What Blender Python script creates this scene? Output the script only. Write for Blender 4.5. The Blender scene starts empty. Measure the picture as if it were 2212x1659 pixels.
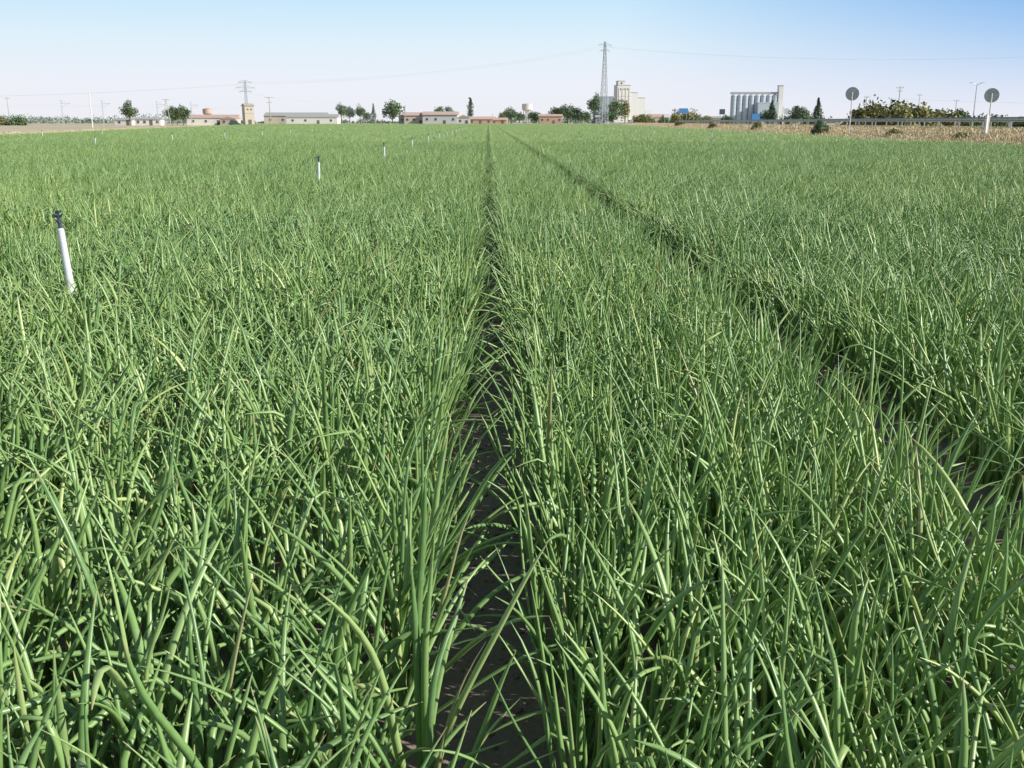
import bpy, math, random
import numpy as np
from mathutils import Vector
random.seed(4)
R = np.random.default_rng(11)
scene = bpy.context.scene
COL = scene.collection

# ------------------------------------------------------------------ materials
def new_mat(name):
    m = bpy.data.materials.new(name); m.use_nodes = True
    nt = m.node_tree
    b = nt.nodes['Principled BSDF']
    return m, nt, b

def simple_mat(name, col, rough=0.7, metal=0.0, var=0.12, scale=3.0, bump=0.0):
    m, nt, b = new_mat(name)
    geo = nt.nodes.new('ShaderNodeNewGeometry')
    n = nt.nodes.new('ShaderNodeTexNoise'); n.inputs['Scale'].default_value = scale
    n.inputs['Detail'].default_value = 6
    nt.links.new(geo.outputs['Position'], n.inputs['Vector'])
    r = nt.nodes.new('ShaderNodeValToRGB')
    r.color_ramp.elements[0].position = 0.3; r.color_ramp.elements[1].position = 0.7
    r.color_ramp.elements[0].color = (*[c*(1-var) for c in col], 1)
    r.color_ramp.elements[1].color = (*[min(1, c*(1+var)) for c in col], 1)
    nt.links.new(n.outputs['Fac'], r.inputs['Fac'])
    nt.links.new(r.outputs['Color'], b.inputs['Base Color'])
    b.inputs['Roughness'].default_value = rough
    b.inputs['Metallic'].default_value = metal
    if bump:
        bp = nt.nodes.new('ShaderNodeBump'); bp.inputs['Strength'].default_value = bump
        nt.links.new(n.outputs['Fac'], bp.inputs['Height'])
        nt.links.new(bp.outputs['Normal'], b.inputs['Normal'])
    return m

def ramp(nt, els):
    r = nt.nodes.new('ShaderNodeValToRGB')
    cr = r.color_ramp
    cr.elements[0].position = els[0][0]; cr.elements[0].color = (*els[0][1], 1)
    cr.elements[1].position = els[-1][0]; cr.elements[1].color = (*els[-1][1], 1)
    for p, c in els[1:-1]:
        e = cr.elements.new(p); e.color = (*c, 1)
    return r

def mixc(nt, fac, a, b, mode='MIX'):
    n = nt.nodes.new('ShaderNodeMix'); n.data_type = 'RGBA'; n.blend_type = mode
    for idx, v in ((0, fac), (6, a), (7, b)):
        if hasattr(v, 'node'): nt.links.new(v, n.inputs[idx])
        elif isinstance(v, (float, int)): n.inputs[idx].default_value = v
        else: n.inputs[idx].default_value = (*v, 1)
    return n.outputs[2]

def math_n(nt, op, a, b=0.0):
    n = nt.nodes.new('ShaderNodeMath'); n.operation = op
    for i, v in enumerate((a, b)):
        if hasattr(v, 'node'): nt.links.new(v, n.inputs[i])
        else: n.inputs[i].default_value = v
    return n.outputs[0]

def leaf_material():
    m, nt, b = new_mat('onion_leaf')
    at = nt.nodes.new('ShaderNodeAttribute'); at.attribute_name = 'tint'
    sep = nt.nodes.new('ShaderNodeSeparateColor')
    nt.links.new(at.outputs['Color'], sep.inputs['Color'])
    rnd, s, dry = sep.outputs[0], sep.outputs[1], sep.outputs[2]
    r = ramp(nt, [(0.0, (0.095, 0.245, 0.048)), (0.45, (0.205, 0.385, 0.085)), (0.8, (0.350, 0.510, 0.165)), (1.0, (0.49, 0.60, 0.20))])
    nt.links.new(rnd, r.inputs['Fac'])
    geo = nt.nodes.new('ShaderNodeNewGeometry')
    nz = nt.nodes.new('ShaderNodeTexNoise'); nz.inputs['Scale'].default_value = 0.22; nz.inputs['Detail'].default_value = 4
    nt.links.new(geo.outputs['Position'], nz.inputs['Vector'])
    rr = ramp(nt, [(0.35, (0.86, 0.92, 0.93)), (0.65, (1.16, 1.07, 0.95))])
    nt.links.new(nz.outputs['Fac'], rr.inputs['Fac'])
    c = mixc(nt, 1.0, r.outputs['Color'], rr.outputs['Color'], 'MULTIPLY')
    # fine waxy mottling
    n2 = nt.nodes.new('ShaderNodeTexNoise'); n2.inputs['Scale'].default_value = 60; n2.inputs['Detail'].default_value = 3
    nt.links.new(geo.outputs['Position'], n2.inputs['Vector'])
    c = mixc(nt, math_n(nt, 'MULTIPLY', n2.outputs['Fac'], 0.36), c, (0.50, 0.58, 0.38))
    # sheath end painted darker: shade low in the crop put into the colour
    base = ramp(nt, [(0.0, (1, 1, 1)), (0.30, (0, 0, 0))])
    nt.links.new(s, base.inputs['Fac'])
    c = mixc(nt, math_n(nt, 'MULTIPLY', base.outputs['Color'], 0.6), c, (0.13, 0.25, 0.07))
    tip = ramp(nt, [(0.93, (0, 0, 0)), (0.985, (1, 1, 1))])
    nt.links.new(s, tip.inputs['Fac'])
    dg = math_n(nt, 'GREATER_THAN', dry, 0.65)
    c = mixc(nt, math_n(nt, 'MULTIPLY', tip.outputs['Color'], math_n(nt, 'MULTIPLY', dg, .8)), c, (0.50, 0.44, 0.22))
    c = mixc(nt, math_n(nt, 'MULTIPLY', math_n(nt, 'GREATER_THAN', dry, 0.993), 0.7), c, (0.50, 0.42, 0.22))
    nt.links.new(c, b.inputs['Base Color'])
    b.inputs['Roughness'].default_value = 0.36
    b.inputs['Specular IOR Level'].default_value = 0.6
    return m

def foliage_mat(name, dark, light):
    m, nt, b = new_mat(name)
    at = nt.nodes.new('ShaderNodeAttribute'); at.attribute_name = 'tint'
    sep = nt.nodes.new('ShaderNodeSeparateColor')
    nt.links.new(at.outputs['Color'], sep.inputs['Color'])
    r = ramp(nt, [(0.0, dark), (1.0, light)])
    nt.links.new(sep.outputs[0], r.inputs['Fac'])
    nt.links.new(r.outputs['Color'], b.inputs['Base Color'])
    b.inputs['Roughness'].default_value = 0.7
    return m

M_leaf = leaf_material()
M_fol = foliage_mat('foliage_green', (0.08, 0.13, 0.07), (0.20, 0.29, 0.13))
M_folhaze = foliage_mat('foliage_haze_tint', (0.17, 0.24, 0.21), (0.30, 0.38, 0.30))  # pale bluish tones: distance haze put into the leaf colour
M_folol = foliage_mat('foliage_olive', (0.12, 0.14, 0.055), (0.42, 0.40, 0.17))
M_folcyp = foliage_mat('foliage_cypress', (0.05, 0.09, 0.05), (0.12, 0.18, 0.10))
M_drygrass = foliage_mat('dry_grass_blades', (0.62, 0.50, 0.30), (0.90, 0.78, 0.55))
M_weed = foliage_mat('weed_leaves', (0.14, 0.18, 0.06), (0.34, 0.34, 0.14))
M_bark = simple_mat('bark', (0.16, 0.12, 0.09), 0.9)
M_white = simple_mat('white_render_wall', (0.78, 0.76, 0.72), 0.8, var=0.06)
M_cream = simple_mat('cream_render_wall', (0.66, 0.58, 0.46), 0.85, var=0.1)
M_brick = simple_mat('brick_wall', (0.56, 0.38, 0.29), 0.85, var=0.12)
M_redroof = simple_mat('clay_tile_roof', (0.62, 0.45, 0.38), 0.85, var=0.15)
M_greyroof = simple_mat('fibre_cement_roof', (0.46, 0.46, 0.46), 0.8)
M_window = simple_mat('window_glass', (0.10, 0.11, 0.13), 0.2)
M_door = simple_mat('door_paint', (0.18, 0.15, 0.13), 0.6)
M_galv = simple_mat('galvanised_steel', (0.45, 0.47, 0.49), 0.45, 0.6)
M_pylon = simple_mat('pylon_steel', (0.52, 0.56, 0.60), 0.6, 0.1)
M_conc = simple_mat('concrete', (0.48, 0.46, 0.42), 0.9)
M_silo = simple_mat('silo_metal', (0.50, 0.58, 0.66), 0.6, 0.0, 0.06)
M_siloedge = simple_mat('silo_white_paint', (0.80, 0.80, 0.78), 0.7, var=0.05)
M_blue = simple_mat('blue_paint', (0.08, 0.28, 0.62), 0.5)
M_wire = simple_mat('cable', (0.62, 0.65, 0.70), 0.5)
M_signback = simple_mat('sign_back_grey', (0.60, 0.61, 0.62), 0.6, 0.0)
M_pvc = simple_mat('white_plastic_pipe', (0.80, 0.82, 0.86), 0.35, var=0.05, scale=20)
M_spr = simple_mat('sprinkler_metal', (0.10, 0.11, 0.20), 0.35, 0.5)
M_asph = simple_mat('asphalt', (0.09, 0.09, 0.09), 0.9, scale=8)
M_line = simple_mat('road_paint', (0.8, 0.8, 0.78), 0.6)
M_tyre = simple_mat('tyre_rubber', (0.03, 0.03, 0.03), 0.8)
M_carw = simple_mat('white_car_paint', (0.8, 0.8, 0.8), 0.3)
M_card = simple_mat('dark_car_paint', (0.08, 0.10, 0.14), 0.3)

def ground_mat(name, c1, c2, c3, sc=0.05, fine=6.0, bump=0.5, bd=0.02):
    m, nt, b = new_mat(name)
    geo = nt.nodes.new('ShaderNodeNewGeometry')
    n1 = nt.nodes.new('ShaderNodeTexNoise'); n1.inputs['Scale'].default_value = sc; n1.inputs['Detail'].default_value = 8
    n2 = nt.nodes.new('ShaderNodeTexNoise'); n2.inputs['Scale'].default_value = fine; n2.inputs['Detail'].default_value = 10
    n2.inputs['Roughness'].default_value = 0.65
    for n in (n1, n2): nt.links.new(geo.outputs['Position'], n.inputs['Vector'])
    r1 = ramp(nt, [(0.35, c1), (0.65, c2)]); nt.links.new(n1.outputs['Fac'], r1.inputs['Fac'])
    r2 = ramp(nt, [(0.45, (0, 0, 0)), (0.75, (1, 1, 1))]); nt.links.new(n2.outputs['Fac'], r2.inputs['Fac'])
    c = mixc(nt, math_n(nt, 'MULTIPLY', r2.outputs['Color'], 0.6), r1.outputs['Color'], c3)
    nt.links.new(c, b.inputs['Base Color']); b.inputs['Roughness'].default_value = 0.95
    bp = nt.nodes.new('ShaderNodeBump'); bp.inputs['Strength'].default_value = bump; bp.inputs['Distance'].default_value = bd
    nt.links.new(n2.outputs['Fac'], bp.inputs['Height']); nt.links.new(bp.outputs['Normal'], b.inputs['Normal'])
    return m
M_ground = ground_mat('dry_land', (0.55, 0.45, 0.31), (0.66, 0.57, 0.42), (0.46, 0.43, 0.26), 0.02, 0.6)
M_soil = ground_mat('field_soil', (0.24, 0.185, 0.16), (0.31, 0.24, 0.21), (0.40, 0.33, 0.29), 1.2, 45.0, 0.8, 0.012)
M_verge = ground_mat('verge_earth', (0.60, 0.49, 0.32), (0.72, 0.61, 0.42), (0.48, 0.43, 0.25), 0.25, 3.0)
M_track = ground_mat('dirt_track', (0.40, 0.33, 0.26), (0.46, 0.39, 0.31), (0.34, 0.29, 0.23), 0.3, 5.0)

# ------------------------------------------------------------------ mesh helpers
def np_mesh(name, V, F, mat, smooth=True, tint=None, link=True, parent=None):
    me = bpy.data.meshes.new(name)
    V = np.asarray(V, dtype=np.float32); F = np.asarray(F, dtype=np.int32)
    k = F.shape[1]
    me.vertices.add(len(V)); me.vertices.foreach_set('co', V.ravel())
    me.loops.add(F.size); me.loops.foreach_set('vertex_index', F.ravel())
    me.polygons.add(len(F))
    me.polygons.foreach_set('loop_start', np.arange(0, F.size, k, dtype=np.int32))
    me.polygons.foreach_set('loop_total', np.full(len(F), k, dtype=np.int32))
    me.update(calc_edges=True)
    me.polygons.foreach_set('use_smooth', np.full(len(F), smooth))
    if tint is not None:
        a = me.attributes.new('tint', 'FLOAT_COLOR', 'POINT')
        a.data.foreach_set('color', np.asarray(tint, dtype=np.float32).ravel())
    me.materials.append(mat)
    o = bpy.data.objects.new(name, me)
    if link: COL.objects.link(o)
    if parent: o.parent = parent
    return o

def empty(name, loc=(0, 0, 0), rot=0.0):
    e = bpy.data.objects.new(name, None); COL.objects.link(e)
    e.location = loc; e.rotation_euler = (0, 0, rot); e.empty_display_size = 0.5
    return e

class G:
    """accumulates simple solids into one mesh"""
    def __init__(s): s.v = []; s.f = []
    def box(s, cx, cy, cz, sx, sy, sz, rz=0.0):
        n = len(s.v); c, si = math.cos(rz), math.sin(rz)
        for dz in (-.5, .5):
            for dx, dy in ((-.5, -.5), (.5, -.5), (.5, .5), (-.5, .5)):
                x, y = dx*sx, dy*sy
                s.v.append((cx+x*c-y*si, cy+x*si+y*c, cz+dz*sz))
        for q in ((3, 2, 1, 0), (4, 5, 6, 7), (0, 1, 5, 4), (1, 2, 6, 5), (2, 3, 7, 6), (3, 0, 4, 7)):
            s.f.append([n+i for i in q])
        return s
    def cyl(s, p0, p1, r0, r1=None, n=8, caps=True):
        if r1 is None: r1 = r0
        p0, p1 = Vector(p0), Vector(p1); d = (p1-p0)
        if d.length < 1e-6: return s
        d.normalize()
        a = d.cross(Vector((0, 0, 1)))
        if a.length < 1e-3: a = Vector((1, 0, 0))
        a.normalize(); b = d.cross(a)
        k = len(s.v)
        for p, r in ((p0, r0), (p1, r1)):
            for i in range(n):
                t = 2*math.pi*i/n
                s.v.append(tuple(p + a*(r*math.cos(t)) + b*(r*math.sin(t))))
        for i in range(n):
            j = (i+1) % n
            s.f.append([k+i, k+j, k+n+j, k+n+i])
        if caps:
            s.f.append([k+i for i in range(n)][::-1]); s.f.append([k+n+i for i in range(n)])
        return s
    def poly(s, pts, faces):
        k = len(s.v); s.v += [tuple(p) for p in pts]; s.f += [[k+i for i in f] for f in faces]
        return s
    def gable(s, cx, cy, z0, w, d, h, over=0.3, axis='x', th=0.15):
        # prism roof with ridge along x
        W, D = w/2+over, d/2+over
        p = [(-W, -D, 0), (W, -D, 0), (W, D, 0), (-W, D, 0), (-W, 0, h), (W, 0, h)]
        if axis == 'y':
            p = [(-W, -D, 0), (W, -D, 0), (W, D, 0), (-W, D, 0), (0, -D, h), (0, D, h)]
            fs = [(0, 1, 4), (2, 3, 5), (1, 2, 5, 4), (3, 0, 4, 5), (3, 2, 1, 0)]
        else:
            fs = [(0, 1, 5, 4), (2, 3, 4, 5), (1, 2, 5), (3, 0, 4), (3, 2, 1, 0)]
        return s.poly([(cx+a, cy+b, z0+c) for a, b, c in p], fs)
    def build(s, name, mat, parent=None, smooth=False, loc=None):
        me = bpy.data.meshes.new(name); me.from_pydata(s.v, [], s.f); me.update()
        me.materials.append(mat)
        if smooth:
            for p in me.polygons: p.use_smooth = True
        o = bpy.data.objects.new(name, me); COL.objects.link(o)
        if parent: o.parent = parent
        if loc: o.location = loc
        return o

# ------------------------------------------------------------------ geometry-nodes scatter
def scatter(name, pts, rotz, scl, idx, sources):
    col = bpy.data.collections.new(name+'_sources')
    for o in sources: col.objects.link(o)
    me = bpy.data.meshes.new(name)
    pts = np.asarray(pts, dtype=np.float32); n = len(pts)
    me.vertices.add(n); me.vertices.foreach_set('co', pts.ravel())
    rot = np.zeros((n, 3), dtype=np.float32); rot[:, 2] = rotz
    a = me.attributes.new('rot', 'FLOAT_VECTOR', 'POINT'); a.data.foreach_set('vector', rot.ravel())
    a = me.attributes.new('scl', 'FLOAT_VECTOR', 'POINT'); a.data.foreach_set('vector', np.asarray(scl, dtype=np.float32).ravel())
    a = me.attributes.new('vi', 'INT', 'POINT'); a.data.foreach_set('value', np.asarray(idx, dtype=np.int32))
    me.update()
    o = bpy.data.objects.new(name, me); COL.objects.link(o)
    ng = bpy.data.node_groups.new(name+'_scatter', 'GeometryNodeTree')
    ng.interface.new_socket('Geometry', in_out='INPUT', socket_type='NodeSocketGeometry')
    ng.interface.new_socket('Geometry', in_out='OUTPUT', socket_type='NodeSocketGeometry')
    N = ng.nodes; L = ng.links
    gi = N.new('NodeGroupInput'); go = N.new('NodeGroupOutput')
    iop = N.new('GeometryNodeInstanceOnPoints')
    ci = N.new('GeometryNodeCollectionInfo'); ci.inputs['Collection'].default_value = col
    ci.inputs['Separate Children'].default_value = True; ci.inputs['Reset Children'].default_value = True
    def na(nm, t):
        x = N.new('GeometryNodeInputNamedAttribute'); x.data_type = t; x.inputs['Name'].default_value = nm
        return [q for q in x.outputs if q.enabled and q.name == 'Attribute'][0]
    L.new(gi.outputs[0], iop.inputs['Points'])
    L.new(ci.outputs[0], iop.inputs['Instance'])
    iop.inputs['Pick Instance'].default_value = True
    L.new(na('vi', 'INT'), iop.inputs['Instance Index'])
    L.new(na('rot', 'FLOAT_VECTOR'), iop.inputs['Rotation'])
    L.new(na('scl', 'FLOAT_VECTOR'), iop.inputs['Scale'])
    L.new(iop.outputs[0], go.inputs[0])
    md = o.modifiers.new('scatter', 'NODES'); md.node_group = ng
    return o

# ------------------------------------------------------------------ onion leaves
def leaves_mesh(name, base, az, L, lean, curv, kpos, kang, r0, twist, sides, segs, link=False, dryv=None):
    n = len(base)
    sm = (np.arange(segs)+0.5)/segs
    ph = R.random(n)*6.28; am = np.abs(R.normal(0, .12, n))
    th = lean[:, None] + curv[:, None]*sm[None]**1.4 + kang[:, None]/(1+np.exp(-(sm[None]-kpos[:, None])*45)) + am[:, None]*np.sin(ph[:, None]+sm[None]*7)
    th = np.clip(th, -0.2, 2.75)
    a = az[:, None] + twist[:, None]*sm[None]
    d = np.stack([np.sin(th)*np.cos(a), np.sin(th)*np.sin(a), np.cos(th)], -1)
    step = d*(L[:, None, None]/segs)
    pos = np.concatenate([base[:, None, :], base[:, None, :]+np.cumsum(step, 1)], 1)
    pos[..., 2] = np.maximum(pos[..., 2], 0.008)
    t = np.concatenate([d[:, :1], (d[:, :-1]+d[:, 1:]), d[:, -1:]], 1)
    t /= np.linalg.norm(t, axis=-1, keepdims=True)+1e-9
    aa = np.concatenate([a[:, :1], a], 1)
    p = np.stack([-np.sin(aa), np.cos(aa), np.zeros_like(aa)], -1)
    n1 = np.cross(p, t)
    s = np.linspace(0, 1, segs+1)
    ex = R.uniform(.45, .80, n)[:, None]
    prof = (0.78+0.90*s[None])*(1-s[None]*.999)**ex
    prof[:, -1] = 0.08
    r = r0[:, None]*prof
    flat = R.uniform(.5, .95, n)[:, None, None, None]
    ang = np.arange(sides)*2*math.pi/sides
    V = pos[:, :, None, :] + r[:, :, None, None]*(np.cos(ang)[None, None, :, None]*n1[:, :, None, :]*flat + np.sin(ang)[None, None, :, None]*p[:, :, None, :])
    V = V.reshape(-1, 3)
    i = np.arange(segs)[:, None]*sides; j = np.arange(sides)[None]; j2 = (j+1) % sides
    q = np.stack([i+j, i+j2, i+sides+j2, i+sides+j], -1).reshape(-1, 4)
    F = (np.arange(n)*(segs+1)*sides)[:, None, None] + q[None]
    F = F.reshape(-1, 4)
    rnd = np.clip(R.normal(0.45, 0.28, n), 0, 1)
    dr = R.random(n) if dryv is None else dryv
    T = np.ones((n, segs+1, sides, 4))
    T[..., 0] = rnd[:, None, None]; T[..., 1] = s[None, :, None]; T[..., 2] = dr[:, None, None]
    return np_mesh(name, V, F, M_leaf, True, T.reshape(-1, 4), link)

HB = 0.66
def onion_tile(name, sides, segs, length=2.0, rows=10, sp=0.085, rmul=1.0, frac=1.0):
    xs = np.linspace(-HB, HB, rows)
    B = []; E = []
    for x in xs:
        ny = int(length/sp)
        y = -length/2 + (np.arange(ny)+R.random())*sp + R.normal(0, 0.022, ny)
        keep = R.random(ny) < 0.95*frac
        xx = x + R.normal(0, 0.038, ny)
        vig = R.normal(1.0, 0.14, ny)
        for k in np.nonzero(keep)[0]:
            nl = R.integers(6, 10)
            for q in range(nl):
                B.append((xx[k], y[k], 0.0)); E.append((q/nl, vig[k], x/HB))
    B = np.array(B); E = np.array(E); n = len(B)
    age = E[:, 0]; vig = E[:, 1]; ex = E[:, 2]
    az = R.random(n)*2*math.pi
    out = np.abs(ex) > 0.85
    # most leaves of the edge plants stay inside the bed; some spill over the furrow
    pull = out & (R.random(n) < 0.13)
    toward = out & (np.cos(az)*ex > 0)
    az[pull] = np.where(ex[pull] > 0, 0, math.pi) + R.normal(0, 0.8, pull.sum())
    B[:, 0] += np.cos(az)*0.008; B[:, 1] += np.sin(az)*0.008
    L = (0.52 - 0.12*np.abs(age-0.5)*2 + R.normal(0, 0.065, n))*vig
    L = np.clip(L, 0.18, 0.70)
    lean = np.abs(0.05 + 0.42*age**1.5 + R.normal(0, 0.12, n))
    curv = np.abs(R.normal(0.2, 0.5, n)) + 0.35*age
    lean[toward & ~pull] *= 0.6; curv[toward & ~pull] *= 0.55
    strong = pull & (R.random(n) < 0.4); lean[strong] += R.uniform(0.15, 0.5, strong.sum()); curv[strong] += 0.4
    kpos = R.uniform(0.45, 0.9, n)
    kang = np.where(R.random(n) < 0.27, R.uniform(0.4, 2.2, n), 0.0)
    kang[toward & ~pull] *= .4
    r0 = R.uniform(0.0055, 0.0118, n)*rmul
    tw = R.normal(0, 0.5, n)
    return leaves_mesh(name, B, az, L, lean, curv, kpos, kang, r0, tw, sides, segs)

near = [onion_tile('onion_patch_a%d' % i, 8, 13) for i in range(6)]
mid = [onion_tile('onion_patch_b%d' % i, 4, 6) for i in range(5)]
far = [onion_tile('onion_patch_c%d' % i, 3, 3, rmul=1.2, frac=0.5) for i in range(4)]

def field_right(y): return 20 + 0.065*y
def field_left(y): return -25 - 0.166*y
P = []; RZ = []; SC = []; IX = []
W = 1.75
y = -1.0
while y < 470:
    kk0 = int(max(field_left(y), -(abs(y)*0.62+9))/W)-1
    kk1 = int(min(field_right(y), abs(y)*0.66+9)/W)
    for k in range(kk0, kk1+1):
        cx = (k+0.5)*W
        if cx+0.8 > field_right(y) or cx-0.8 < field_left(y): continue
        sx = 1.0
        if k == -1: cx = -0.92; sx = 1.07
        elif k < -1: sx = 1.19
        elif k == 0: cx = .80; sx = .88
        elif k == 1: cx = 2.74; sx = 1.08
        elif k >= 2: sx = 1.15; cx += 0.03
        P.append((cx + R.normal(0, 0.014), y, 0.045 if y < 12 else 0.03))
        flip = R.random() < 0.5
        RZ.append(math.pi if flip else 0.0)
        SC.append((sx, 1.03, R.uniform(0.93, 1.07)*.97))
        if y < 13: IX.append(R.integers(0, 6))
        elif y < 50: IX.append(6+R.integers(0, 5))
        else: IX.append(11+R.integers(0, 4))
    y += 2.0
scatter('onion_crop', P, np.array(RZ), SC, IX, near+mid+far)

# long leaves arching over the furrow
n = 85
b = np.zeros((n, 3)); side = R.choice([-1, 1], n)
b[:, 0] = side*R.uniform(0.22, 0.30, n); b[:, 1] = 1.35 + R.random(n)*9; b[:, 2] = .03
az = np.where(side > 0, math.pi, 0.0)+R.normal(0, 0.9, n)
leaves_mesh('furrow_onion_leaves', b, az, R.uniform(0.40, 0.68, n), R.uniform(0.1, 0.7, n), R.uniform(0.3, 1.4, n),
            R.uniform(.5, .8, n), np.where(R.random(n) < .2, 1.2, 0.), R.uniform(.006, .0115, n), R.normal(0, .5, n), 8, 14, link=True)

# ------------------------------------------------------------------ ground
G().poly([(-6000, -300, 0), (6000, -300, 0), (6000, 9000, 0), (-6000, 9000, 0)], [(0, 1, 2, 3)]).build('ground', M_ground, loc=(0, 0, -0.012))
# field soil: relief near camera, flat beyond
xs = np.concatenate([np.linspace(-6, 6, 241)]); ys = np.linspace(-2, 12, 200)
X, Y = np.meshgrid(xs, ys)
dd = np.abs((X/W+.5) % 1.0 - .5)*W            # distance to furrow centre
Z = 0.004+0.046*np.clip((dd-.14)/.12, 0, 1)
Z += 0.004*np.sin(X*13+Y*4)*np.sin(Y*9-X*3)+R.normal(0, 0.003, X.shape)
V = np.stack([X, Y, Z], -1).reshape(-1, 3)
nx = len(xs); ny = len(ys)
ii, jj = np.meshgrid(np.arange(nx-1), np.arange(ny-1)); q0 = (jj*nx+ii).ravel()
np_mesh('field_soil', V, np.stack([q0, q0+1, q0+1+nx, q0+nx], -1), M_soil)
G().poly([(field_left(-10), -10, -0.004), (field_right(-10)-.3, -10, -0.004), (field_right(475)-.3, 475, -0.004), (field_left(475), 475, -0.004)], [(0, 1, 2, 3)]).build('field_ground', M_soil)

# clods and crumbs in the furrows
def clod(name, seed):
    rr = np.random.default_rng(seed)
    import bmesh
    bm = bmesh.new(); bmesh.ops.create_icosphere(bm, subdivisions=2, radius=1)
    for v in bm.verts: v.co *= 1+rr.normal(0, .16); v.co.z *= .65
    me = bpy.data.meshes.new(name); bm.to_mesh(me); bm.free(); me.materials.append(M_soil)
    return bpy.data.objects.new(name, me)
cl = [clod('clod_%d' % i, i) for i in range(3)]
m = 2200
cp = np.zeros((m, 3)); cp[:, 0] = R.choice([0, 0, 0, 1.70, -1.75], m)+R.normal(0, .13, m); cp[:, 1] = R.uniform(1.2, 11, m); cp[:, 2] = 0.006
cs = R.gamma(1.6, .0025, m)[:, None]+.0015
scatter('soil_clods', cp, R.random(m)*6.28, np.repeat(cs, 3, 1), R.integers(0, 3, m), cl)

# ------------------------------------------------------------------ verge, road
def strip(name, prof, mat, y0=-20, y1=700, step=5.0, noise=0.0, zoff=0.0):
    ys = np.arange(y0, y1, step); V = []
    for yy in ys:
        for u, z in prof:
            V.append((field_right(yy)+u + (R.normal(0, .25) if noise and 0 < u < 8 else 0), yy, z+zoff+(R.normal(0, noise) if noise else 0)))
    k = len(prof); F = []
    for a in range(len(ys)-1):
        for c in range(k-1):
            F.append((a*k+c, a*k+c+1, (a+1)*k+c+1, (a+1)*k+c))
    return np_mesh(name, V, F, mat)
strip('dirt_track', [(-0.3, 0.0), (0.8, 0.02), (2.6, 0.02), (3.2, 0.03)], M_track)
strip('road_verge', [(3.2, 0.03), (4.2, 0.12), (5.5, 0.4), (6.8, 0.75), (8.0, 0.95), (9.0, 1.0)], M_verge, noise=0.05)
strip('road', [(9.0, 1.0), (13, 1.06), (17.0, 1.0)], M_asph)
strip('road_edge_line', [(9.4, 1.01), (9.55, 1.012)], M_line)
strip('road_edge_line', [(16.45, 1.013), (16.6, 1.011)], M_line)
strip('road_far_bank', [(17.0, 1.0), (18.5, 0.95), (23, 0.0)], M_verge)

def guardrail(u, y0, y1):
    e = empty('guardrail')
    g = G(); ys = np.arange(y0, y1, 4.0)
    prof = [(0, .44), (.05, .50), (0, .56), (0, .60), (.05, .66), (0, .74)]
    V = []; F = []
    for yy in ys:
        for dx, z in prof: V.append((field_right(yy)+u-dx, yy, 1.0+z))
        g.box(field_right(yy)+u+.08, yy, 1.3, .08, .12, .78)
    k = len(prof)
    for a in range(len(ys)-1):
        for c in range(k-1): F.append((a*k+c, a*k+c+1, (a+1)*k+c+1, (a+1)*k+c))
    np_mesh('rail_beam', V, F, M_galv, False, parent=e)
    g.build('rail_posts', M_galv, e)
guardrail(8.5, 20, 240); guardrail(17.6, 20, 300)

# grass tufts
def tuft(name, nb, h, mat, spread):
    b0 = np.zeros((nb, 3)); b0[:, :2] = R.normal(0, spread, (nb, 2))
    az = R.random(nb)*6.28; hh = h*R.uniform(.5, 1.1, nb); w = R.uniform(.006, .016, nb)
    ln = np.abs(R.normal(.3, .2, nb)); V = []; F = []; T = []
    for i in range(nb):
        c, s = math.cos(az[i]), math.sin(az[i]); t = R.random()
        bx, by, _ = b0[i]; k = len(V)
        for f, ww in ((0, 1), (.55, .9), (1, .25)):
            off = ln[i]*hh[i]*f**1.6
            for sg in (-1, 1):
                V.append((bx+c*off-s*w[i]*ww*sg, by+s*off+c*w[i]*ww*sg, hh[i]*f)); T.append((t, 0, 0, 1))
        F += [(k, k+1, k+3, k+2), (k+2, k+3, k+5, k+4)]
    return np_mesh(name, V, F, mat, False, T, link=False)
tufts = [tuft('tuft_a%d' % i, 60, .20, M_drygrass, .55) for i in range(4)]+[tuft('tuft_b%d' % i, 60, .22, M_weed, .35) for i in range(1)]
m = 24000
yy = 30+(R.random(m)**1.6)*330
uu = 3.0+R.random(m)*6
zz = np.interp(uu, [3.2, 4.2, 5.5, 6.8, 8.0, 9.0], [.03, .12, .4, .75, .95, 1.0])
gp = np.stack([20+.065*yy+uu, yy, zz-.03], -1)
gs = R.uniform(.6, 1.3, m)[:, None]*np.array([[1.3, 1.3, .75]])
scatter('dry_grass_verge', gp, R.random(m)*6.28, gs, R.choice([0, 1, 2, 3, 0, 1, 2, 3, 2, 0, 1, 2, 3, 4], m), tufts)
# grass at the left border of the field and far end
m = 9000
yy = 60+R.random(m)*400
gp = np.stack([-25-.166*yy-.3-np.abs(R.normal(0, 6, m)), yy, np.zeros(m)], -1)
scatter('dry_grass_border', gp, R.random(m)*6.28, R.uniform(.4, 1.0, m)[:, None]*np.ones((1, 3)), R.integers(0, 5, m), [o.copy() for o in tufts])

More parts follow.
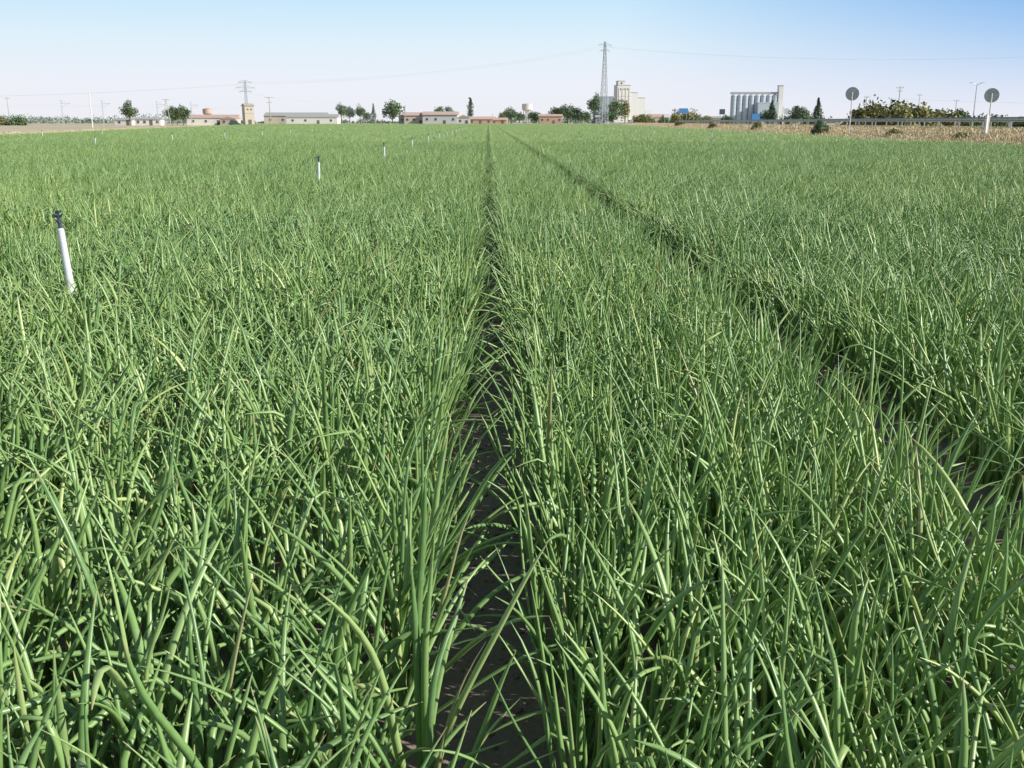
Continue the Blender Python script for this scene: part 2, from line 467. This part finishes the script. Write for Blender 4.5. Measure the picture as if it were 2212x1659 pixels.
# ------------------------------------------------------------------ trees
def leaf_cloud(centers, radii, per, size, flat=1.0):
    n = len(centers)*per
    c = np.repeat(centers, per, 0); r = np.repeat(radii, per)
    d = R.normal(0, 1, (n, 3)); d /= np.linalg.norm(d, axis=1, keepdims=True)
    rad = R.random(n)**.45
    p = c + d*(r*rad)[:, None]*np.array([1, 1, flat])
    p[:, 2] = np.maximum(p[:, 2], .05)
    u = R.normal(0, 1, (n, 3)); u /= np.linalg.norm(u, axis=1, keepdims=True)
    v = np.cross(u, R.normal(0, 1, (n, 3))); v /= np.linalg.norm(v, axis=1, keepdims=True)
    s = size*R.uniform(.6, 1.3, n)[:, None]
    V = np.stack([p-u*s, p+v*s*.6, p+u*s, p-v*s*.6], 1).reshape(-1, 3)
    F = np.arange(n*4).reshape(-1, 4)
    ct = np.repeat(R.random(len(centers)), per)
    t = np.clip(ct*.6+R.random(n)*.4, 0, 1)
    T = np.ones((n, 4, 4)); T[..., 0] = t[:, None]
    return V, F, T.reshape(-1, 4)

def tree(name, x, y, h, w, mat=None, style='round', z=0.0, per=60):
    mat = mat or M_fol
    e = empty(name, (x, y, z), random.random()*6.28)
    if style == 'cypress':
        nc = 26; hz = np.linspace(.08, .97, nc)*h
        rr = w/2*np.clip(np.sin(np.clip(hz/h, 0, 1)**.75*math.pi)*1.0+.12, .15, 1)
        C = np.stack([R.normal(0, w*.07, nc), R.normal(0, w*.07, nc), hz], -1); rad = rr
        tr = .12*h
    elif style == 'conifer':
        nc = 30; hz = np.linspace(.12, .97, nc)*h
        rr = w/2*(1.02-hz/h)
        a = R.random(nc)*6.28
        C = np.stack([np.cos(a)*rr*.45, np.sin(a)*rr*.45, hz], -1); rad = rr*.65+.12; tr = .3*h
    elif style == 'bush':
        nc = 24; d = R.normal(0, 1, (nc, 3)); d /= np.linalg.norm(d, axis=1, keepdims=True); d[:, 2] = np.abs(d[:, 2])
        k = R.uniform(.35, .85, nc)[:, None]
        C = d*k*np.array([w/2, w/2, h*.85]); rad = R.uniform(.20, .36, nc)*min(w, h*1.6)*.8; tr = .25*h; per = int(per*1.6)
    else:
        nc = 26; d = R.normal(0, 1, (nc, 3)); d /= np.linalg.norm(d, axis=1, keepdims=True)
        k = R.uniform(.3, .85, nc)[:, None]
        C = d*k*np.array([w/2, w/2, h*.36])+np.array([0, 0, h*.60]); rad = R.uniform(.15, .27, nc)*w; tr = .5*h
    V, F, T = leaf_cloud(C, rad, per, max(.09, .045*max(w, h*.5)))
    np_mesh('crown', V, F, mat, False, T, parent=e)
    g = G(); r0 = max(.04, h*.022)
    g.cyl((0, 0, -.1), (0, 0, tr), r0, r0*.65, 7)
    for c in C[:7]:
        g.cyl((0, 0, tr*random.uniform(.6, 1)), tuple(c), r0*.45, r0*.12, 5)
    g.build('trunk', M_bark, e)
    return e

def P_(t, Y): return (t*Y, Y)
TR = [ # bearing tangent, distance, height, width, style, mat
 (-.345, 400, 8.3, 5.2, 'round', M_fol, 'broadleaf_tree'),
 (-.305, 430, 7.0, 5.0, 'round', M_fol, 'broadleaf_tree'), (-.294, 430, 7.2, 5.2, 'round', M_fol, 'broadleaf_tree'), (-.300, 440, 6.0, 5, 'round', M_folol, 'broadleaf_tree'),
 (-.142, 520, 10.0, 4.2, 'round', M_fol, 'poplar_tree'), (-.134, 530, 8.2, 5.0, 'round', M_folhaze, 'poplar_tree'), (-.124, 525, 9, 4.5, 'round', M_fol, 'poplar_tree'),
 (-.111, 530, 9.2, 4.0, 'conifer', M_folhaze, 'poplar_tree'), (-.117, 540, 6.5, 4.0, 'round', M_folhaze, 'poplar_tree'),
 (-.093, 500, 9.6, 8.6, 'round', M_fol, 'broadleaf_tree'),
 (-.048, 540, 9.2, 4.5, 'round', M_fol, 'broadleaf_tree'), (-.038, 545, 9.0, 5, 'round', M_folhaze, 'broadleaf_tree'),
 (-.0175, 560, 13.2, 3.0, 'cypress', M_folcyp, 'cypress_tree'),
 (.022, 540, 7.5, 6.0, 'round', M_fol, 'broadleaf_tree'), (.013, 560, 5.5, 5.0, 'round', M_folol, 'broadleaf_tree'), (.030, 550, 5.5, 5.0, 'round', M_fol, 'broadleaf_tree'),
 (.045, 560, 6, 6, 'round', M_fol, 'broadleaf_tree'), (.066, 545, 8.0, 6.5, 'round', M_fol, 'broadleaf_tree'), (.077, 540, 9.0, 7.5, 'round', M_fol, 'broadleaf_tree'),
 (.085, 540, 8.0, 6, 'round', M_folcyp, 'broadleaf_tree'), (.094, 560, 6.5, 6, 'round', M_fol, 'broadleaf_tree'),
 (.103, 600, 17.0, 7, 'round', M_fol, 'broadleaf_tree'), (.110, 590, 6.0, 7, 'round', M_folhaze, 'broadleaf_tree'),
 (.124, 600, 13, 7.5, 'round', M_fol, 'broadleaf_tree'), (.133, 610, 12, 6.5, 'round', M_folol, 'broadleaf_tree'), (.118, 560, 6, 7, 'round', M_fol, 'broadleaf_tree'),
 (.148, 480, 6.0, 6.5, 'bush', M_folol, 'shrub'), (.157, 490, 4.5, 5, 'bush', M_fol, 'shrub'), (.172, 480, 5.2, 5, 'bush', M_fol, 'shrub'),
 (.186, 400, 6.4, 6.0, 'bush', M_folol, 'shrub'), (.196, 400, 6.2, 6.5, 'bush', M_folol, 'shrub'), (.204, 410, 4.6, 4.6, 'bush', M_fol, 'shrub'),
 (.214, 420, 3.6, 4.6, 'bush', M_folol, 'shrub'), (.232, 420, 3.8, 5, 'bush', M_fol, 'shrub'),
 (.276, 420, 8.6, 5.0, 'conifer', M_folcyp, 'pine_tree'), (.272, 425, 5, 5.0, 'round', M_fol, 'broadleaf_tree'),
 (.300, 400, 6.5, 5, 'round', M_folcyp, 'broadleaf_tree'), (.307, 400, 6.0, 5, 'round', M_fol, 'broadleaf_tree'), (.321, 380, 8.8, 5.0, 'conifer', M_folcyp, 'pine_tree'),
 (.290, 410, 4.2, 5, 'bush', M_fol, 'shrub'), (.313, 390, 4.5, 5, 'bush', M_fol, 'shrub'),
 (.362, 150, 3.0, 4.2, 'bush', M_folol, 'shrub'), (.375, 148, 3.7, 5.2, 'bush', M_folol, 'shrub'), (.390, 150, 3.5, 5.0, 'bush', M_fol, 'shrub'),
 (.399, 145, 4.1, 5.0, 'bush', M_folol, 'shrub'), (.410, 150, 4.0, 4.5, 'bush', M_folol, 'shrub'), (.423, 148, 3.6, 4.6, 'bush', M_folol, 'shrub'),
 (.436, 150, 2.9, 4.5, 'bush', M_folol, 'shrub'), (.448, 150, 3.1, 4.5, 'bush', M_folol, 'shrub'), (.462, 150, 2.8, 4.0, 'bush', M_fol, 'shrub'),
 (.497, 170, 2.6, 4.5, 'bush', M_fol, 'shrub'), (.520, 170, 2.0, 4.5, 'bush', M_folol, 'shrub'),
 (.54, 150, 2.4, 6, 'bush', M_fol, 'shrub'),
 (-.452, 420, 4.0, 6.0, 'bush', M_fol, 'shrub'), (-.470, 420, 3.6, 6.0, 'bush', M_folol, 'shrub'),
]
for t, Y_, h, w, st, mt, nm in TR:
    x, y = P_(t, Y_)
    if st == 'cypress': k1, k2 = 1.08, 1.3
    elif .36 < t: k1, k2 = 1.3, 1.35
    else: k1, k2 = 1.15, 1.35
    tree(nm, x, y, h*k1, w*k2, mt, st)
# shrubs on the verge
for u, Y_, h, w, mt in ((4.6, 94, 1.75, 2.0, M_fol), (5.0, 127, 1.3, 1.7, M_folol), (4.2, 92, .9, 1.3, M_folol), (4.6, 160, 1.2, 2.0, M_folol), (5.6, 210, 1.4, 2.4, M_folol), (4.9, 62, .6, 1.2, M_folol), (5, 75, .7, 1.3, M_folol)):
    tree('shrub', field_right(Y_)+u, Y_, h, w, mt, 'bush', z=float(np.interp(u, [3.2, 4.2, 5.5, 6.8], [.0, .1, .38, .7])), per=90)

# distant tree line along the horizon
nc = 1500
tx = R.uniform(-900, 1100, nc); ty = 950+R.normal(0, 25, nc)
hh = 4.2+2.2*np.sin(tx*.013)+1.6*np.sin(tx*.041+1)+R.normal(0, 1.0, nc)
hh = np.clip(hh, 1.5, 9)
C = np.stack([tx, ty, hh*.45], -1)
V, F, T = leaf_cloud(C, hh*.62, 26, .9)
np_mesh('distant_tree_line', V, F, M_folhaze, False, T)

# ------------------------------------------------------------------ buildings
def house(name, x, y, w, d, h, wall, roof, rh=1.4, rot=0.0, axis='x', nwin=4, door=True, winh=1.1):
    e = empty(name, (x, y, 0), rot)
    g = G().box(0, 0, h/2, w, d, h)
    if axis == 'x':
        for sx in (-1, 1):
            X0 = sx*w/2
            g.poly([(X0, -d/2, h), (X0, d/2, h), (X0, 0, h+rh*.97)], [(0, 1, 2)] if sx > 0 else [(2, 1, 0)])
    else:
        g.poly([(-w/2, -d/2, h), (w/2, -d/2, h), (0, -d/2, h+rh*.97)], [(0, 1, 2)])
    g.build('walls', wall, e)
    G().gable(0, 0, h+.02, w, d, rh, .4 if axis == 'x' else .2, axis).build('roof', roof, e)
    g = G(); fr = G()
    for i in range(nwin):
        xx = -w/2+(i+.5)*w/nwin
        if door and i == nwin//2: continue
        g.box(xx, -d/2-.01, h*.58, min(1.0, w/nwin*.5), .08, winh*.8)
        fr.box(xx, -d/2-.06, h*.58-winh*.4-.06, min(1.2, w/nwin*.6), .16, .1)
    if g.v: g.build('windows', M_window, e); fr.build('sills', M_conc, e)
    if door:
        G().box(-w/2+(nwin//2+.5)*w/nwin, -d/2-.02, 1.05+.0, 1.2, .1, 2.1).build('door', M_door, e)
    return e

house('white_shed', -137, 420, 10, 7, 2.4, M_white, M_greyroof, .8, .1)
house('white_shed', -150, 430, 7, 6, 2.2, M_white, M_greyroof, .7, .0, nwin=2)
house('farm_building', -119, 450, 21, 12, 3.0, M_white, M_redroof, 1.4, .12, nwin=4)
house('farm_building', -110, 442, 7, 6, 2.6, M_cream, M_redroof, 1.0, -.1, axis='y', nwin=2)
house('warehouse', -95, 515, 30, 16, 4.2, M_cream, M_greyroof, 1.7, .05, nwin=5, door=True)
house('warehouse', -84, 498, 24, 14, 3.6, M_white, M_greyroof, 1.4, .03, nwin=4)
house('long_house', -33, 480, 12, 9, 4.2, M_cream, M_redroof, 1.5, .05, nwin=4)
house('long_house', -22, 478, 16, 10, 4.5, M_white, M_redroof, 1.5, -.03, nwin=4)
house('small_house', -11.5, 476, 6, 6, 3.2, M_white, M_redroof, 1.3, .0, axis='y', nwin=2)
house('small_house', -39, 484, 6, 7, 4.0, M_cream, M_redroof, 1.1, .1, axis='y', nwin=2)
house('low_brick_house', -4, 500, 12, 8, 2.6, M_brick, M_redroof, 1.3, .02, nwin=3)
house('low_brick_house', 5, 505, 8, 8, 2.3, M_brick, M_redroof, 1.1, -.05, nwin=2)
house('brick_building', 30, 500, 11, 9, 4.0, M_brick, M_redroof, 1.0, .0, nwin=4)
house('small_house', 89, 600, 8, 8, 3.6, M_white, M_redroof, 1.6, .1, nwin=2)
house('small_house', 98, 605, 8, 8, 4.2, M_cream, M_redroof, 1.6, -.1, nwin=2)
house('small_house', 64, 570, 9, 8, 3.8, M_white, M_greyroof, 1.2, -.1, nwin=3)
house('roadside_building', 118, 540, 16, 9, 3.4, M_cream, M_greyroof, .8, -.1, nwin=4)

# transformer tower
e = empty('transformer_tower', (-84.2, 364, 0), .5)
G().box(0, 0, 3.4, 3.3, 3.3, 6.8).build('walls', M_cream, e)
g = G().box(0, 0, 6.9, 3.8, 3.8, .25); g.gable(0, 0, 7.03, 3.4, 3.4, .6, .1); g.build('roof', M_conc, e)
G().box(.0, -1.66, 1.1, 1.2, .08, 2.1).box(-.6, -1.66, 5.6, .6, .08, .5).box(.6, -1.66, 5.6, .6, .08, .5).build('door_and_vents', M_door, e)
g = G(); g.box(0, 0, 4.3, 3.42, 3.42, .18); g.build('string_course', M_conc, e)

def water_tower(x, y, h, w, mat, legs=True):
    e = empty('water_tower', (x, y, 0))
    g = G(); th = h*.28
    g.cyl((0, 0, h-th), (0, 0, h), w/2, w/2, 20); g.cyl((0, 0, h), (0, 0, h+.5), w/2*1.03, .3, 20)
    g.cyl((0, 0, h-th-.8), (0, 0, h-th), w*.25, w/2, 20)
    g.build('tank', mat, e)
    g = G()
    for i in range(6):
        a = i*math.pi/3
        g.cyl((math.cos(a)*w*.36, math.sin(a)*w*.36, 0), (math.cos(a)*w*.34, math.sin(a)*w*.34, h-th), .22, .18, 6)
    g.cyl((0, 0, 0), (0, 0, h-th), .4, .4, 8)
    g.build('legs', M_conc, e)
water_tower(22.5, 600, 11.4, 6.0, M_white)
water_tower(-127, 470, 7.0, 4.2, M_redroof)

# grain elevator (white, stepped)
e = empty('grain_elevator', (92, 700, 0), .12)
g = G()
g.box(-1.5, 0, 12.5, 9, 10, 25).box(-2.8, 0, 26.4, 4.6, 6, 3.0-.2)
g.box(5.6, 0, 10.2, 5.0, 9.4, 20.4).box(10.8, 0, 8.5, 5.2, 9, 17)
g.box(16, 0, 4.5, 5, 9, 9)
g.build('towers', M_siloedge, e)
g = G()
for i in range(4):
    g.box(-5.0+i*2.35, -5.05, 12, .3, .3, 23)
for zz in (6, 12, 18): g.box(-1.5, -5.05, zz, 9.1, .16, .3)
g.build('ribs', M_cream, e)
g = G()
for zz in (22.5, 15):
    for xx in (-3.9, -1.5, .8): g.box(xx, -5.03, zz, .6, .12, 1.0)
g.box(-2.8, -3.05, 26.5, 1.2, .12, .9)
g.build('windows', M_window, e)
G().box(-1.5, 0, 25.15, 9.4, 10.4, .3).box(-2.8, 0, 27.95, 5, 6.4, .3).box(5.6, 0, 20.5, 5.3, 9.8, .25).box(10.9, 0, 17.1, 5.5, 9.4, .25).build('roof_slabs', M_conc, e)

e = empty('grey_warehouse', (76, 680, 0), .1)
G().box(0, 0, 8.6, 12, 10, 17.2).build('walls', simple_mat('blue_grey_cladding', (.34, .38, .42), .7), e)
g = G()
for i in range(7): g.box(-5.4+i*1.8, -5.06, 8.6, .35, .14, 17)
g.build('cladding_ribs', M_silo, e)
G().box(0, 0, 17.35, 12.4, 10.4, .3).build('roof', M_greyroof, e)

# silo row
e = empty('grain_silo_row', (169, 650, 0), -.02)
g = G()
for i in range(8):
    g.cyl((-14.2+i*3.7, 0, 0), (-14.2+i*3.7, 0, 17.2), 1.85, 1.85, 24)
    g.cyl((-14.2+i*3.7, 0, 17.2), (-14.2+i*3.7, 0, 18.2), 1.85, .5, 24)
g.build('silos', M_silo, e, smooth=False)
g = G().box(-1.3, 0.6, 18.9, 29.6, 2.4, 1.3); g.build('conveyor_gallery', M_greyroof, e)
g = G()
for zz in np.arange(2.5, 17, 2.4):
    for i in range(8): g.cyl((-14.2+i*3.7, 0, zz), (-14.2+i*3.7, 0, zz+.12), 1.9, 1.9, 24)
g.build('hoops', M_galv, e)
g = G().box(14.9, 0, 11.6, 2.7, 4, 23.2); g.build('elevator_shaft', M_siloedge, e)
G().box(14.9, 0, 23.4, 3.2, 4.4, .4).build('shaft_cap', M_conc, e)
g = G().box(6.5, -4.2, 6.5, 13, 4, 13); g.build('annex', M_silo, e)
G().box(-.5, -6.4, 3.6, 6, .3, 5.4).build('blue_panel', M_blue, e)
G().box(6.5, -4.2, 13.15, 13.4, 4.4, .3).build('annex_roof', M_siloedge, e)

# ------------------------------------------------------------------ pylons and poles
def pylon(name, x, y, h, w, arms, rot=0.0, mr=.07):
    e = empty(name, (x, y, 0), rot); g = G()
    n = 12
    def cor(f): 
        r = (w/2)*(1-f)+.28*f
        return [(-r, -r), (r, -r), (r, r), (-r, r)]
    for i in range(n):
        f0, f1 = (i/n), ((i+1)/n)
        a, b = cor(f0), cor(f1)
        for k in range(4):
            k2 = (k+1) % 4
            g.cyl((*a[k], f0*h), (*b[k], f1*h), mr*1.3, n=4)
            g.cyl((*a[k], f0*h), (*b[k2], f1*h), mr*.8, n=4)
            g.cyl((*a[k2], f0*h), (*b[k], f1*h), mr*.8, n=4)
            g.cyl((*b[k], f1*h), (*b[k2], f1*h), mr*.8, n=4)
    g.build('lattice', M_pylon, e)
    g = G(); ins = G()
    for z, L in arms:
        for s in (-1, 1):
            g.cyl((0, -.2, z), (s*L, 0, z), mr*1.2, n=4); g.cyl((0, .2, z), (s*L, 0, z), mr*1.2, n=4)
            g.cyl((0, 0, z+.9), (s*L, 0, z), mr, n=4)
            ins.cyl((s*L, 0, z), (s*L, 0, z-.9), .10, n=6)
    g.build('cross_arms', M_pylon, e); ins.build('insulators', M_white, e)
    return e
pylon('electricity_pylon', 47, 420, 32.5, 2.9, [(31.2, 3.0), (29.0, 2.2)], 0.35, .08)
pylon('electricity_pylon', -93, 400, 16.6, 1.4, [(16.0, 2.6), (14.0, 3.6), (12.6, 2.4)], .3, .07)

def pole(name, x, y, h, r=.12, arms=((.97, 1.0),), mat=None, rot=0.0, double=False):
    e = empty(name, (x, y, 0), rot)
    G().cyl((0, 0, -.1), (0, 0, h), r*1.2, r*.8, 8).build('post', mat or M_conc, e)
    g = G(); ins = G()
    for f, L in arms:
        g.box(0, 0, h*f, 2*L, .12, .14)
        for xx in (-L*.95, 0.0, L*.95): ins.cyl((xx, 0, h*f+.07), (xx, 0, h*f+.35), .07, n=6)
    if g.v: g.build('crossarm', mat or M_conc, e); ins.build('insulators', M_white, e)
    return e
pole('utility_pole', -90.5, 430, 11.4, .17, ((.97, 1.8), (.80, 1.2)))
pole('utility_pole', -193, 420, 11.0, .15, ((.96, 1.2),))
pole('utility_pole', -29, 360, 6.8, .08, ((.97, .3),))
pole('utility_pole', 92, 250, 7.5, .10, ((.96, .6),))
pole('utility_pole', 100, 250, 9.8, .12, ((.96, .9), (.88, .5)))
pole('utility_pole', 126, 300, 9.4, .10, ((.95, .7),))
pole('utility_pole', 137, 300, 7.6, .11, ((.97, .8),))
pole('white_mast', -91.5, 240, 8.0, .11, (), M_siloedge)

# A-frame pole
e = empty('a_frame_pole', (-102, 330, 0))
g = G().cyl((-1.0, 0, 0), (-.1, 0, 8.2), .12, .09, 6).cyl((1.0, 0, 0), (.1, 0, 8.2), .12, .09, 6).cyl((-.65, 0, 3), (.65, 0, 3), .06, n=5).cyl((-.4, 0, 5.4), (.4, 0, 5.4), .06, n=5)
g.build('legs', M_conc, e); G().box(0, 0, 8.2, 2.2, .14, .14).build('crossarm', M_conc, e)

# railway catenary
def mast(x, y, h=8.6):
    e = empty('catenary_mast', (x, y, 0))
    g = G()
    for s in (-.18, .18): g.cyl((s, 0, 0), (s*.7, 0, h), .06, n=5)
    for i in range(10):
        z = i*h/10; g.cyl((-.18, 0, z), (.17, 0, z+h/10), .035, n=4)
    g.build('mast', M_pylon, e)
    g = G().cyl((0, 0, h*.86), (2.8, 0, h*.86), .05, n=5).cyl((0, 0, h*.72), (2.6, 0, h*.86), .04, n=5).cyl((0, 0, h*.98), (1.6, 0, h*.86), .03, n=4)
    g.build('cantilever', M_pylon, e)
ms = [(-175, 330), (-143, 350), (-131, 354), (-117, 368), (-110, 385), (-104, 440)]
for x, y in ms: mast(x, y)
def wire(g, a, b, sag, r=.03, n=14):
    a, b = Vector(a), Vector(b); pts = []
    for i in range(n+1):
        f = i/n; p = a.lerp(b, f); p.z -= sag*4*f*(1-f); pts.append(p)
    for i in range(n): g.cyl(pts[i], pts[i+1], r, n=4, caps=False)
g = G()
for (x0, y0), (x1, y1) in zip(ms[:-1], ms[1:]):
    wire(g, (x0+2, y0, 7.4), (x1+2, y1, 7.4), .7, .02, 8); wire(g, (x0+2, y0, 6.3), (x1+2, y1, 6.3), .02, .02, 2)
g.build('catenary_wires', M_wire)
g = G()
for dx in (-2.8, 0, 2.8):
    wire(g, (47+dx, 420, 30.4), (-93+dx, 400, 15.4+(dx == 0)*.8), 3.0, .012)
    wire(g, (47+dx, 420, 30.4), (250+dx, 330, 26), 5.0, .010)
    wire(g, (-93+dx, 400, 15.4), (-330, 380, 13), 4.0, .012)
    wire(g, (-93+dx, 400, 13.2), (-90.5, 430, 11.2), .3, .02, 4)
wire(g, (-90.5, 430, 11.2), (-30, 520, 9), 1.2, .02); wire(g, (92, 250, 7.3), (200, 250, 7.3), 1.5, .02)
g.build('power_lines', M_wire)

# street lamp
e = empty('street_lamp', (95, 200, 0))
G().cyl((0, 0, 0), (0, 0, 8.6), .12, .07, 8).build('post', M_galv, e)
g = G(); hd = G()
for s in (-1, 1):
    g.cyl((0, 0, 8.3), (s*.9, 0, 8.75), .05, n=6); hd.box(s*1.1, 0, 8.76, .7, .28, .14)
g.build('arms', M_galv, e); hd.build('lamp_heads', M_signback, e)

# round traffic signs (seen from behind) 
def round_sign(x, y, zc, dia, z0, rot, white_post):
    e = empty('round_traffic_sign', (x, y, z0), rot)
    h = zc-z0; r = dia/2
    G().cyl((0, -.02, h), (0, .015, h), r, r, 40).build('disc', M_signback, e)
    g = G(); n = 40
    for i in range(n):
        a0, a1 = 2*math.pi*i/n, 2*math.pi*(i+1)/n
        g.cyl((math.cos(a0)*r, -.02, h+math.sin(a0)*r), (math.cos(a1)*r, -.02, h+math.sin(a1)*r), .018, n=5, caps=False)
    g.build('rim', M_siloedge, e)
    G().cyl((0, .022, h), (0, .028, h), r*.97, r*.97, 40).build('front_face', M_siloedge, e)
    G().box(0, -.034, h+.14*dia, r*1.3, .02, .035).box(0, -.034, h-.16*dia, r*1.3, .02, .035).build('brackets', M_signback, e)
    G().cyl((0, -.085, 0), (0, -.085, h+r*.3), .04, .04, 8).build('post', M_siloedge, e)
    if white_post:
        G().box(-.12, -.30, .6, .17, .12, 1.5, 1.0).build('marker_post', M_siloedge, e)
round_sign(28.3, 80, 3.55, 1.0, .5, -.42, False)
round_sign(29.6, 60.3, 2.95, .80, .5, -.45, True)

# roadside signs
def board(name, x, y, w, h, zc, mat, rot=0):
    e = empty(name, (x, y, 0), rot)
    G().box(0, 0, zc, w, .12, h).build('panel', mat, e)
    G().cyl((-w*.35, .1, 0), (-w*.35, .1, zc), .08).cyl((w*.35, .1, 0), (w*.35, .1, zc), .08).build('posts', M_galv, e)
board('road_direction_sign', 73, 385, 3.4, 1.8, 5.4, M_blue)
board('billboard', 91, 400, 2.2, 2.0, 5.2, M_card)
board('road_sign_board', 122, 420, 2.0, 2.2, 5.6, M_signback)
board('road_sign_board', 66, 380, 2.2, 1.2, 3.6, M_siloedge)
pole('gate_post', 112, 390, 7.0, .25, (), M_siloedge)

# vehicles parked by the grain elevator
def car(name, x, y, rot, mat, L=4.3, h=1.45, van=False):
    e = empty(name, (x, y, 0), rot); w = 1.75 if not van else 1.95
    if van:
        prof = [(-L/2, .35), (L/2, .35), (L/2, .95), (L/2-.9, 1.15), (L/2-1.5, h), (-L/2, h)]
    else:
        prof = [(-L/2, .3), (L/2, .3), (L/2, .75), (L/2-1.1, .9), (L/2-1.8, h), (-L/2+.9, h), (-L/2+.2, .95), (-L/2, .8)]
    n = len(prof); pts = [(a, -w/2, b) for a, b in prof]+[(a, w/2, b) for a, b in prof]
    fs = [list(range(n)), list(range(2*n-1, n-1, -1))]+[[(i+1) % n, i, n+i, n+(i+1) % n] for i in range(n)]
    G().poly(pts, fs).build('body', mat, e)
    g = G()
    for xx in (-L*.3, L*.3):
        for s in (-1, 1): g.cyl((xx, s*w/2-s*.1, .33), (xx, s*(w/2+.03), .33), .33, n=14)
    g.build('wheels', M_tyre, e)
    g = G()
    for s in (-1, 1): g.box(0 if not van else L*.22, s*(w/2+.005), h-.32, L*.36 if not van else L*.2, .02, .36)
    g.build('side_windows', M_window, e)
car('white_van', 66, 520, .2, M_carw, 5.6, 2.4, True)
car('white_van', 71, 510, 2.9, M_carw, 5.4, 2.3, True)
car('parked_car', 80, 505, .1, M_card); car('parked_car', 61, 515, .1, M_carw)
car('parked_car', -104, 425, .1, M_card, 5, 2.0); car('parked_car', -98.5, 428, .1, M_card)

# ------------------------------------------------------------------ sprinklers
def sprinkler(x, y, tilt=0.0):
    e = empty('irrigation_sprinkler', (x, y, 0)); e.rotation_euler = (0, tilt, random.random()*.5)
    G().cyl((0, 0, -.02), (0, 0, .755), .030, .023, 16).cyl((0, 0, .755), (0, 0, .765), .023, .016, 16).build('riser_pipe', M_pvc, e, smooth=False)
    g = G().cyl((0, 0, .765), (0, 0, .80), .012, n=10).cyl((0, 0, .80), (0, 0, .822), .018, n=10).cyl((0, 0, .82), (0, 0, .87), .009, n=8)
    g.cyl((0, 0, .835), (.032, 0, .858), .008, .005, 8).cyl((0, 0, .84), (-.024, .005, .848), .006, .007, 8)
    g.box(-.027, .0, .848, .016, .016, .024).cyl((-.012, 0, .872), (.012, 0, .872), .010, n=8).cyl((0, 0, .855), (.02, .01, .88), .004, n=6)
    g.build('impact_head', M_spr, e)
for i in range(14): sprinkler(-2.97+random.uniform(-.03, .03)+(.18 if i == 0 else 0), 6.75+i*11.1, -.06 if i == 0 else random.uniform(-.03, .03))
for i in range(14): sprinkler(-17.2, 23+i*11.1, random.uniform(-.04, .04))
for i in range(12): sprinkler(-31, 61+i*11.1, 0)
for i in range(12): sprinkler(14.0, 53+i*11.1, random.uniform(-.04, .04))

# ------------------------------------------------------------------ light, sky, camera
az = math.radians(108); el = math.radians(30)
s = Vector((math.sin(az)*math.cos(el), math.cos(az)*math.cos(el), math.sin(el)))
ld = bpy.data.lights.new('sun', 'SUN'); ld.energy = 5.0; ld.angle = math.radians(.5); ld.color = (1.0, .97, .87)
lo = bpy.data.objects.new('sun', ld); COL.objects.link(lo); lo.rotation_euler = s.to_track_quat('Z', 'Y').to_euler()
w = bpy.data.worlds.new('World'); scene.world = w; w.use_nodes = True
nt = w.node_tree; bg = nt.nodes['Background']
sky = nt.nodes.new('ShaderNodeTexSky'); sky.sky_type = 'NISHITA'; sky.sun_disc = False
sky.sun_elevation = el; sky.sun_rotation = az; sky.air_density = 1.0; sky.dust_density = 0.6; sky.ozone_density = 1.0
skyc = mixc(nt, 1.0, sky.outputs[0], (.52, .52, .52), 'MULTIPLY')
# bright milky summer haze low over the horizon, by direction in the sky
tc = nt.nodes.new('ShaderNodeTexCoord'); sx = nt.nodes.new('ShaderNodeSeparateXYZ')
nt.links.new(tc.outputs['Generated'], sx.inputs[0])
K = 1/.15
hz = ramp(nt, [(0.0, (.86, .86, .91)), (.035, (.85, .88, .95)), (.07, (.75, .88, .97)), (.115, (.56, .80, .98)), (.25, (.30, .52, .85))])
nt.links.new(sx.outputs[2], hz.inputs['Fac'])
blue = math_n(nt, 'MULTIPLY', math_n(nt, 'MAXIMUM', math_n(nt, 'SUBTRACT', sx.outputs[0], 0.12), 0.0), math_n(nt, 'MULTIPLY', math_n(nt, 'MAXIMUM', sx.outputs[2], 0.0), 24.0))
hc = mixc(nt, math_n(nt, 'MINIMUM', blue, 1.0), hz.outputs['Color'], (.22, .46, .86))
hc = mixc(nt, 1.0, hc, (K, K, K), 'MULTIPLY')
fr = ramp(nt, [(0.0, (1, 1, 1)), (.12, (1, 1, 1)), (.20, (0, 0, 0))]); nt.links.new(sx.outputs[2], fr.inputs['Fac'])
out = mixc(nt, fr.outputs['Color'], skyc, hc)
nt.links.new(out, bg.inputs['Color']); bg.inputs['Strength'].default_value = .15

cam = bpy.data.cameras.new('camera'); co = bpy.data.objects.new('camera', cam); COL.objects.link(co)
cam.sensor_width = 36; cam.lens = 36*2152/2212; cam.clip_end = 20000; cam.clip_start = .05
co.location = (0, 0, 1.45)
co.rotation_euler = (math.radians(90-14.75), 0, math.radians(-1.31))
scene.camera = co
scene.view_settings.view_transform = 'Standard'; scene.view_settings.look = 'None'; scene.view_settings.exposure = 0
